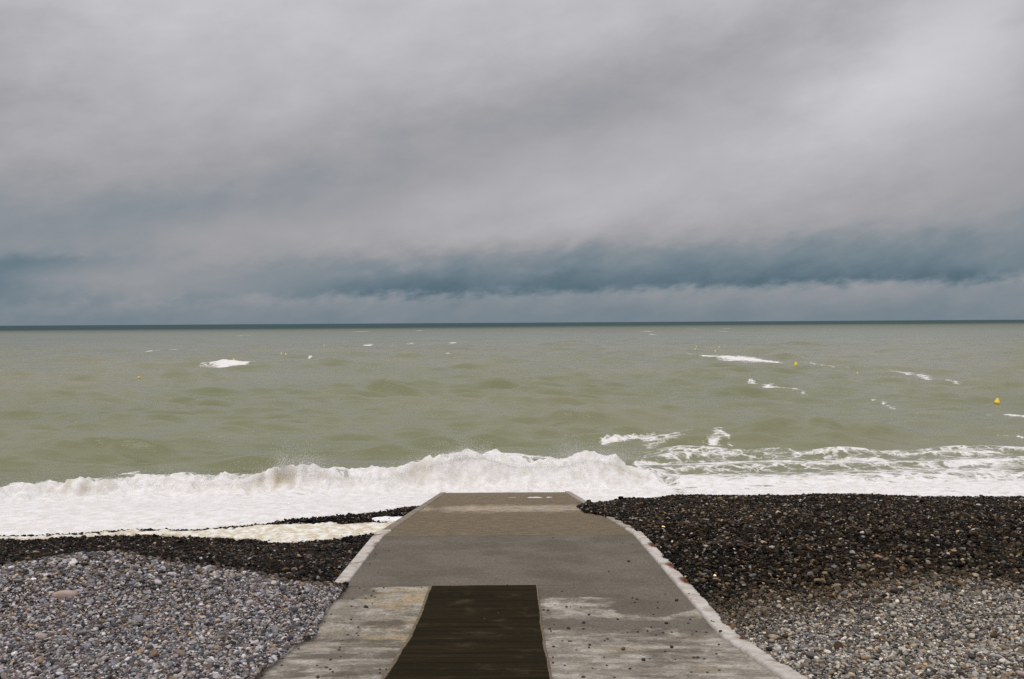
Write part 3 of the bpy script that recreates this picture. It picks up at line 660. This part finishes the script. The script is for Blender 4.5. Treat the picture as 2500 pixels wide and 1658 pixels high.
DRYC = np.array([(0.42, 0.40, 0.375), (0.55, 0.52, 0.48), (0.34, 0.335, 0.335), (0.25, 0.255, 0.27), (0.19, 0.19, 0.20), (0.115, 0.11, 0.11),
                 (0.36, 0.295, 0.215), (0.27, 0.195, 0.125), (0.47, 0.42, 0.34), (0.17, 0.115, 0.075), (0.62, 0.59, 0.55), (0.075, 0.072, 0.075), (0.44, 0.30, 0.16), (0.36, 0.29, 0.275)])
DRYW = np.array([13, 8, 12, 11, 11, 11, 8, 7, 7, 7, 5, 9, 1.5, 5.0]); DRYW /= DRYW.sum()
CNAME = ['light grey', 'pale cream', 'mid grey', 'blue grey', 'slate grey', 'charcoal', 'tan', 'brown', 'cream', 'dark brown', 'whitish', 'blackish', 'ochre', 'pinkish grey']
def shingle(side):
    s = 0.0325
    if side < 0: gx = np.arange(-26, -2.2, s); gd_ = np.arange(6.3, 33.6, s)
    else: gx = np.arange(1.9, 27, s); gd_ = np.arange(6.3, 36.0, s)
    X, D = np.meshgrid(gx, gd_); X = X.ravel(); D = D.ravel()
    s2 = 0.0205                                    # the near shingle is sorted finer, with bigger stones among it
    X2, D2 = np.meshgrid(np.arange(gx[0]/2.4, gx[-1]/2.4 if side > 0 else gx[-1], s2) if side < 0 else np.arange(gx[0], gx[-1]/2.4, s2), np.arange(6.3, 15.5, s2))
    f_ = sst(D, 13.0, 15.5) > RNG.random(D.size); X, D = X[f_], D[f_]; SP = np.full(X.size, s)
    X2, D2 = X2.ravel(), D2.ravel(); f_ = sst(D2, 13.0, 15.5) < RNG.random(D2.size); X2, D2 = X2[f_], D2[f_]
    X = np.concatenate([X, X2]); D = np.concatenate([D, D2]); SP = np.concatenate([SP, np.full(X2.size, s2)])
    X = X + RNG.uniform(-.5, .5, X.size)*SP*1.5; D = D + RNG.uniform(-.5, .5, D.size)*SP*1.5
    keep = np.abs(X) < 0.56*D + 1.0
    off = side*(X - ramp_x(D)) - HW
    if side < 0:
        lim = np.where(D < 14.55, -0.02 + 0.05*perlin(D*1.1, D*0, 210), 0.23)
        lim = np.where((D > 11.25) & (D < 11.7), lim - 0.05, lim)
        keep &= (off > lim) & (D < shore_d(X) + 0.12)
    else:
        spill = 0.20 - 0.16*np.clip(perlin(D*1.7, D*0, 213), 0, 1)**1.5 - 0.62*np.exp(-((D-27.2)/2.4)**2.0) + 0.14*perlin(D*0.9, D*0, 211)*np.exp(-((D-26.5)/3.5)**2)
        keep &= (off > spill) & (D < crest_d(X)+1.3)
    X, D, SP = X[keep], D[keep], SP[keep]; n = len(X)
    z = beach_z(X, D)
    on = np.abs(X-ramp_x(D)) < HW+0.24
    if side > 0: z = np.where(on, ramp_z(D)+0.04, z)
    # dry or wet
    edge = wet_line(X) - (0.7 if side > 0 else 0.0) + 0.5*fbm(X*0.7, D*0.7, 3, 220)*(1 if side > 0 else 0.35)
    soft = 1.3 if side > 0 else 0.30
    wet = sst(D - edge + RNG.normal(0, 0.25*soft, n), -soft*1.2, soft)
    if side < 0: wet = np.where((X > -3.2) & (D < 14.0), 0, wet)
    ci = RNG.choice(len(DRYC), n, p=DRYW)
    c = DRYC[ci]*RNG.uniform(0.16, 1.42, n)[:, None]
    if side < 0: c = c*np.array([0.91, 0.90, 0.96])
    else: c = c*np.array([1.03, 1.0, 0.93])
    lumw = c.mean(1, keepdims=True)
    black = np.clip(0.5 + 0.9*fbm(X*0.25, D*0.45, 3, 230), 0, 1)[:, None]
    wc = (c**1.25)*np.array([1.12, 0.92, 0.66])*(0.135 - 0.09*black)*np.exp(RNG.normal(0, 0.9, n))[:, None]
    pale = (RNG.random(n) < (0.10 if side > 0 else 0.07))[:, None]
    wc = np.where(pale, c*RNG.uniform(0.25, 0.95, n)[:, None], wc)
    damp = c*np.array([0.40, 0.335, 0.26]); w1 = np.clip(wet*2, 0, 1)[:, None]; w2 = np.clip(wet*2-1, 0, 1)[:, None]
    c = c*(1-w1) + damp*w1; c = c*(1-w2) + wc*w2
    r = np.exp(RNG.normal(0, 0.40, n))*SP*0.56; r = np.clip(r, 0.007, 0.050)
    big = RNG.random(n) < 0.004; r = np.where(big, r*1.7, r)
    S = np.stack([r*RNG.uniform(0.95, 1.5, n), r*RNG.uniform(0.75, 1.1, n), r*RNG.uniform(0.5, 0.85, n)], 1)
    Rt = np.stack([RNG.normal(0, .35, n), RNG.normal(0, .35, n), RNG.uniform(0, 6.283, n)], 1)
    z = z + RNG.uniform(-1.1, 0.9, n)*SP + (r-0.6*SP)*0.4
    return np.stack([X, D, z], 1), S, Rt, c, wet, ci
def gn_tree():
    t = bpy.data.node_groups.new('pebble_scatter', 'GeometryNodeTree')
    t.interface.new_socket('Geometry', in_out='INPUT', socket_type='NodeSocketGeometry')
    t.interface.new_socket('Geometry', in_out='OUTPUT', socket_type='NodeSocketGeometry')
    N = t.nodes; L = t.links
    i = N.new('NodeGroupInput'); o = N.new('NodeGroupOutput'); iop = N.new('GeometryNodeInstanceOnPoints')
    join = N.new('GeometryNodeJoinGeometry')
    for k in range(7):
        ico = N.new('GeometryNodeMeshIcoSphere'); ico.inputs['Subdivisions'].default_value = 2
        sp = N.new('GeometryNodeSetPosition'); nz = N.new('ShaderNodeTexNoise'); nz.noise_dimensions = '4D'
        nz.inputs['W'].default_value = k*13.7 + 1.0; nz.inputs['Scale'].default_value = 1.2; nz.inputs['Detail'].default_value = 3
        sub = N.new('ShaderNodeVectorMath'); sub.operation = 'SUBTRACT'; sub.inputs[1].default_value = (.5, .5, .5)
        scl = N.new('ShaderNodeVectorMath'); scl.operation = 'SCALE'; scl.inputs['Scale'].default_value = 1.35
        L.new(nz.outputs['Color'], sub.inputs[0]); L.new(sub.outputs[0], scl.inputs[0]); L.new(scl.outputs[0], sp.inputs['Offset'])
        sm = N.new('GeometryNodeSetShadeSmooth'); mt = N.new('GeometryNodeSetMaterial'); mt.inputs['Material'].default_value = M['pebble']
        gi = N.new('GeometryNodeGeometryToInstance')
        L.new(ico.outputs['Mesh'], sp.inputs['Geometry']); L.new(sp.outputs[0], sm.inputs[0]); L.new(sm.outputs[0], mt.inputs['Geometry'])
        L.new(mt.outputs[0], gi.inputs[0]); L.new(gi.outputs[0], join.inputs[0])
    def na(nm, typ):
        a = N.new('GeometryNodeInputNamedAttribute'); a.data_type = typ; a.inputs['Name'].default_value = nm; return a.outputs['Attribute']
    L.new(i.outputs[0], iop.inputs['Points']); L.new(join.outputs[0], iop.inputs['Instance'])
    iop.inputs['Pick Instance'].default_value = True
    L.new(na('kind_index', 'INT'), iop.inputs['Instance Index']); L.new(na('rot', 'FLOAT_VECTOR'), iop.inputs['Rotation']); L.new(na('size', 'FLOAT_VECTOR'), iop.inputs['Scale'])
    L.new(iop.outputs[0], o.inputs[0]); return t
TREE = gn_tree()
SINGLES = []
for side, nm, lab in ((-1, 'shingle', 'shingle of grey flint pebbles left of the slipway, wet towards the sea'), (1, 'shingle', 'shingle right of the slipway, a wet black berm above paler dry pebbles')):
    P, S, Rt, c, wet, ci = shingle(side)
    # the pebbles that show largest become things of their own
    vis = (np.abs(P[:, 0]) < 0.505*P[:, 1]) & (P[:, 1] > 9.3) & (wet < 0.3) & (P[:, 1] < 15)
    score = np.where(vis, (S[:, 0]*S[:, 1])/P[:, 1]**2, 0)
    top = np.argsort(-score)[:150]; SINGLES += [(P[j], S[j], Rt[j], c[j], ci[j], side) for j in top]
    rest = np.ones(len(P), bool); rest[top] = False; P, S, Rt, c, wet = P[rest], S[rest], Rt[rest], c[rest], wet[rest]; n = len(P)
    me = bpy.data.meshes.new(nm); me.vertices.add(n); me.vertices.foreach_set('co', P.astype(np.float32).ravel())
    me.attributes.new('size', 'FLOAT_VECTOR', 'POINT').data.foreach_set('vector', S.astype(np.float32).ravel())
    me.attributes.new('rot', 'FLOAT_VECTOR', 'POINT').data.foreach_set('vector', Rt.astype(np.float32).ravel())
    me.attributes.new('col', 'FLOAT_COLOR', 'POINT').data.foreach_set('color', np.concatenate([c, np.ones((n, 1))], 1).astype(np.float32).ravel())
    me.attributes.new('wet', 'FLOAT', 'POINT').data.foreach_set('value', wet.astype(np.float32))
    me.attributes.new('kind_index', 'INT', 'POINT').data.foreach_set('value', RNG.integers(0, 7, n).astype(np.int32))
    o = link(nm, me); md = o.modifiers.new('scatter', 'NODES'); md.node_group = TREE
    tag(o, lab, kind='stuff'); print('pebbles', side, n)
for j, (p, S, rt, c, ci, side) in enumerate(SINGLES):
    o = link('beach_pebble', PEB[j % 8]); o.location = p + np.array([0, 0, 0.012]); o.scale = S; o.rotation_euler = rt
    o.color = (*c, 1.0)
    big = 'large' if S[0] > 0.085 else ('mid-sized' if S[0] > 0.065 else 'small'); shp = 'oblong' if S[0]/S[1] > 1.45 else 'rounded'
    where = 'left' if side < 0 else 'right'
    depth = 'at the bottom edge of the photo' if p[1] < 10.6 else ('in the nearest dry shingle' if p[1] < 12.2 else 'farther up the dry shingle')
    tag(o, f'{big} {shp} {CNAME[ci]} pebble {depth}, {where} of the slipway', 'pebble', f'dry shingle pebbles {where} of the slipway')
p = on_surface(158, 1458, beach_z)
o = link('beach_cobble', PEB[2]); o.location = p + np.array([0, 0, .03]); o.scale = (0.17, 0.09, 0.065); o.rotation_euler = (0, 0.05, 0.25); o.color = (0.36, 0.275, 0.235, 1)
tag(o, 'largest long pinkish cobble lying on the dry shingle at far left', 'cobble')

# loose pebbles thrown onto the deck: pixel, size in px
LOOSE = [(917, 1353, 3), (903, 1377, 3), (922, 1399, 2.5), (950, 1345, 2), (842, 1444, 4), (878, 1437, 3), (890, 1442, 3), (912, 1444, 4), (937, 1436, 3.5), (907, 1456, 5), (915, 1459, 4), (893, 1462, 4), (860, 1464, 4), (858, 1482, 4.5), (894, 1484, 7), (893, 1480, 4),
    (909, 1475, 3), (857, 1514, 4), (809, 1501, 3.5), (793, 1519, 2.5), (875, 1533, 5), (871, 1547, 4), (875, 1552, 3.5), (847, 1551, 3.5), (836, 1564, 3.5), (850, 1551, 3), (828, 1588, 6), (832, 1604, 4), (807, 1612, 5), (774, 1626, 4.5), (830, 1582, 3), (797, 1631, 6), (806, 1636, 5), (812, 1642, 5),
    (928, 1636, 5), (943, 1635, 4), (927, 1644, 4), (776, 1655, 8), (729, 1585, 4.5), (688, 1626, 5), (690, 1609, 4), (640, 1651, 4.5), (1239, 1429, 3), (1029, 1435, 3), (1535, 1372, 6.5), (1487, 1396, 4), (1545, 1329, 2.5), (1349, 1314, 3), (1520, 1327, 2.5), (1372, 1445, 4), (1555, 1464, 6), (1544, 1461, 4), (1550, 1472, 4), (1606, 1471, 3), (1624, 1451, 3),
    (1652, 1467, 7.5), (1606, 1485, 4), (1595, 1501, 3.5), (1327, 1490, 5), (1338, 1491, 5.5), (1355, 1478, 3), (1383, 1483, 6), (1393, 1483, 3), (1418, 1484, 3), (1438, 1502, 5), (1508, 1513, 5), (1342, 1536, 5), (1353, 1526, 3), (1388, 1536, 8), (1425, 1522, 6.5), (1424, 1537, 5), (1627, 1523, 6.5), (1680, 1522, 5), (1685, 1513, 4), (1590, 1533, 4), (1581, 1542, 5), (1532, 1546, 3.5), (1557, 1544, 5), (1620, 1546, 4), (1640, 1545, 4), (1700, 1543, 4.5), (1724, 1545, 5), (1690, 1550, 3),
    (1602, 1552, 4), (1618, 1546, 4), (1373, 1566, 4), (1392, 1568, 7), (1483, 1562, 5.5), (1476, 1565, 4), (1534, 1565, 3), (1440, 1576, 6), (1438, 1582, 5), (1352, 1581, 6), (1407, 1588, 3.5), (1522, 1587, 9.5), (1640, 1582, 8.5), (1624, 1592, 5), (1694, 1606, 4), (1755, 1575, 5), (1749, 1598, 5), (1475, 1606, 4), (1694, 1607, 6.5), (1704, 1607, 7), (1571, 1613, 8.5), (1587, 1609, 4), (1649, 1611, 4), (1719, 1609, 3.5), (1350, 1620, 5), (1447, 1633, 4), (1379, 1626, 4), (1481, 1626, 3), (1538, 1634, 5),
    (1756, 1638, 6), (1727, 1643, 5), (1688, 1643, 5), (1424, 1655, 7), (1500, 1656, 5), (1737, 1517, 4), (1742, 1519, 4), (1759, 1543, 7), (1682, 1450, 3), (1217, 1498, 3), (1183, 1512, 3), (1222, 1531, 2.5), (1350, 1606, 4), (1345, 1542, 4)]
CLU = np.random.default_rng(44)
def deck_top(x, d): return np.where((x > -1.22) & (x < 0.37) & (d < 14.4), mat_z(d), ramp_z(d) + np.where(np.abs(x-ramp_x(d)) > HW, .034, 0.0))
def scatter_label(p, rad, ci):
    side = 'on the dark mat' if -1.18 < p[0] < .33 else ('left of the mat' if p[0] < 0 else 'right of the mat')
    if p[1] > 14.5: side = 'on the wet slab beyond the mat'
    elif abs(p[0]-ramp_x(p[1])) > HW: side = 'on the pale kerb'
    elif p[0] > 1.6: side = 'near the right kerb'
    elif p[0] < -1.9: side = 'near the left shingle'
    near = 'on the slipway at the bottom edge' if p[1] < 10.4 else ('just below the slipway bend' if p[1] < 11.5 else ('just above the slipway bend' if p[1] < 14.5 else ''))
    sz = 'largest' if rad > .021 else ('mid-sized' if rad > .013 else 'tiny')
    return f'{sz} {CNAME[ci]} loose pebble {side}' + (f', {near}' if near else '')
for j, (px, py, sz) in enumerate(LOOSE):
    p = on_surface(px, py, deck_top, 6, 44)
    rad = max(0.010, 0.62*sz/FPX*p[1]); ci = int(CLU.choice([5, 11, 9, 11, 5, 4, 7]))
    o = link('loose_pebble', PEB[(j*3) % 8]); o.scale = (rad*CLU.uniform(1.0, 1.35), rad*CLU.uniform(.8, 1.0), rad*CLU.uniform(.6, .8))
    o.location = (p[0], p[1], float(deck_top(p[0], p[1])) + rad*0.5); o.rotation_euler = (0, 0, CLU.uniform(0, 6.28))
    o.color = (*(DRYC[ci]*0.45), 0.4)
    tag(o, scatter_label(p, rad, ci), 'pebble', 'loose pebbles on the slipway')

# ------------------------------------------------------------------ scum froth caught in the hollow left of the slipway
fx = np.linspace(-16, -2.4, 400); fd = np.linspace(25.5, 34, 260)
FX, FD = np.meshgrid(fx, fd)
up = np.array([on_level(px, py, 1.17)[:2] for px, py in ((60, 1312), (270, 1302), (465, 1296), (698, 1281), (860, 1284), (964, 1277))])
lo = np.array([on_level(px, py, 1.17)[:2] for px, py in ((60, 1315), (270, 1309), (465, 1313), (613, 1320), (676, 1331), (744, 1327), (846, 1315), (930, 1300))])
upd = np.interp(FX, up[:, 0], up[:, 1]); lod = np.interp(FX, lo[:, 0], lo[:, 1])
rag = 0.34*fbm(FX*1.5, FD*1.8, 4, 300) + 0.16*perlin(FX*6, FD*6, 305)
inside = np.minimum(upd - FD, FD - lod) + rag
FZ = beach_z(FX, FD) + np.where(inside > 0, 0.015 + 0.05*np.minimum(1, inside/0.25) + 0.045*billow(FX*2.4, FD*2.4, 4, 310)*2, -0.12 + 0.3*np.clip(inside, -0.5, 0))
tag(link('froth', grid_mesh('froth', FX, FD, FZ), M['froth']), 'cream yellow froth caught in the hollow left of the slipway', kind='stuff')
# foam patch lapping on the ridge beside the slipway
fx = np.linspace(-6.0, -2.5, 120); fd = np.linspace(28.5, 33, 120); FX, FD = np.meshgrid(fx, fd)
c = on_level(975, 1268, 1.2); ins = 0.55 - np.sqrt(((FX-c[0]+0.2)/1.2)**2 + ((FD-c[1])/0.5)**2) + 0.35*fbm(FX*1.7, FD*1.7, 4, 320)
FZ = beach_z(FX, FD) + np.where(ins > 0, 0.05 + 0.04*billow(FX*3, FD*3, 3, 330), -0.15)
tag(link('froth', grid_mesh('froth', FX, FD, FZ), M['spray']), 'small white foam patch on the dark ridge against the slipway', kind='stuff')

# ------------------------------------------------------------------ seaweed on the wet berm
def seaweed(px, py, n, lx, ly, label):
    c = on_surface(px, py, beach_z, 10, 40); V = []; F = []; rg = np.random.default_rng(int(px))
    for i in range(n):
        x, y = c[0]+rg.normal(0, lx), c[1]+rg.normal(0, ly); a = rg.normal(0, .5); L = rg.uniform(.06, .2); wd = rg.uniform(.006, .014); k0 = len(V)
        for s in range(6):
            t_ = s/5; xx = x+math.cos(a)*L*t_; yy = y+math.sin(a)*L*t_+0.03*math.sin(t_*7+i); z = float(beach_z(xx, yy))+0.045+0.02*math.sin(t_*5+i)
            V += [(xx, yy-wd, z), (xx, yy+wd, z+0.012), (xx, yy, z-0.006)]
        for s in range(5):
            b_ = k0+3*s
            for q in range(3): F.append((b_+q, b_+(q+1) % 3, b_+3+(q+1) % 3, b_+3+q))
    V = np.array(V); c[2] = beach_z(c[0], c[1]); V -= c
    tag(link('seaweed', soup_mesh('seaweed', V, np.array(F)), M['weed'], None, c), label, 'seaweed', 'seaweed on the wet berm')
seaweed(1700, 1284, 34, .9, .28, 'long rusty orange seaweed streak on the wet berm, nearest the slipway')
seaweed(1762, 1334, 12, .4, .2, 'small brown seaweed clump on the wet berm, below the orange streak')
seaweed(2160, 1290, 14, .7, .25, 'faint orange seaweed on the black berm, right of the middle')
seaweed(1828, 1566, 10, .16, .12, 'brown seaweed scraps on the shingle against the kerb bend')

# ------------------------------------------------------------------ buoys
def lathe(name, prof, mat, parent, n=20):
    ang = np.linspace(0, 2*math.pi, n, endpoint=False); V = []; 
    for r_, z_ in prof: V += [(r_*math.cos(a), r_*math.sin(a), z_) for a in ang]
    F = [[i*n+j, i*n+(j+1) % n, (i+1)*n+(j+1) % n, (i+1)*n+j] for i in range(len(prof)-1) for j in range(n)]
    return link(name, soup_mesh(name, np.array(V), np.array(F), True), mat, parent)
def sea_height(x, y):
    i = np.searchsorted(rows, y); j = int(np.clip((x/(15+0.66*rows[i])+1)/2*(NCOL-1), 0, NCOL-1)); return H[i, j]
def buoy(px, py, cone, r, label, mat):
    p = on_level(px, py + 0.35*FPX*r/100, 0.1); h = sea_height(p[0], p[1])
    o = bpy.data.objects.new('marker_buoy', None); COL.objects.link(o); o.location = (p[0], p[1], h - 0.10*r)
    o.rotation_euler = (random.uniform(-.2, .2), random.uniform(-.25, .25), random.uniform(0, 6))
    if cone:
        b = lathe('float', [(0.02*r, -.5*r), (.8*r, -.45*r), (1.0*r, -.1*r), (1.0*r, .25*r), (.93*r, .36*r), (.3*r, 1.75*r), (.18*r, 1.85*r), (0.01*r, 1.87*r)], mat, o)
    else:
        b = lathe('float', [(max(.01, r*math.sin(a)), -r*math.cos(a)*.95 + .35*r) for a in np.linspace(0, math.pi, 14)], mat, o)
    lathe('mooring_eye', [(.05*r, (1.8 if cone else 1.25)*r), (.13*r, (1.86 if cone else 1.30)*r), (.13*r, (2.0 if cone else 1.42)*r), (.02*r, (2.06 if cone else 1.48)*r)], M['dark'], o, 10)
    lathe('mooring_collar', [(.3*r, -.75*r), (.45*r, -.7*r), (.45*r, -.46*r), (.2*r, -.40*r)], M['dark'], o, 12)
    tag(o, label, 'buoy', 'marker buoys')
Y, O = M['yellow'], M['orange']
for a in [(2434, 984, 1, .24, 'large yellow cone buoy, nearest of all, at the right edge', Y), (1943, 890, 1, .30, 'yellow orange cone buoy just right of the long whitecap', Y), (2094, 908, 1, .28, 'small yellow cone buoy right of and below the one by the long whitecap', Y),
          (88, 954, 0, .21, 'round orange buoy floating at the far left', O), (339, 922, 0, .20, 'pale yellow round buoy between the orange buoy and the left whitecap', Y), (791, 841, 0, .34, 'yellow round buoy farther out, left of the middle', Y),
          (698, 863, 1, .26, 'right one of the close pair of small yellow buoys on the left', Y), (687, 861, 1, .24, 'left one of the close pair of small yellow buoys on the left', Y), (571, 876, 1, .28, 'small yellow buoy just behind the left whitecap', Y),
          (1700, 845, 1, .34, 'leftmost of three far yellow buoys above the long whitecap', Y), (1756, 848, 1, .34, 'rightmost of three far yellow buoys above the long whitecap', Y), (1747, 855, 1, .30, 'lowest of three far yellow buoys above the long whitecap', Y)]:
    buoy(*a)
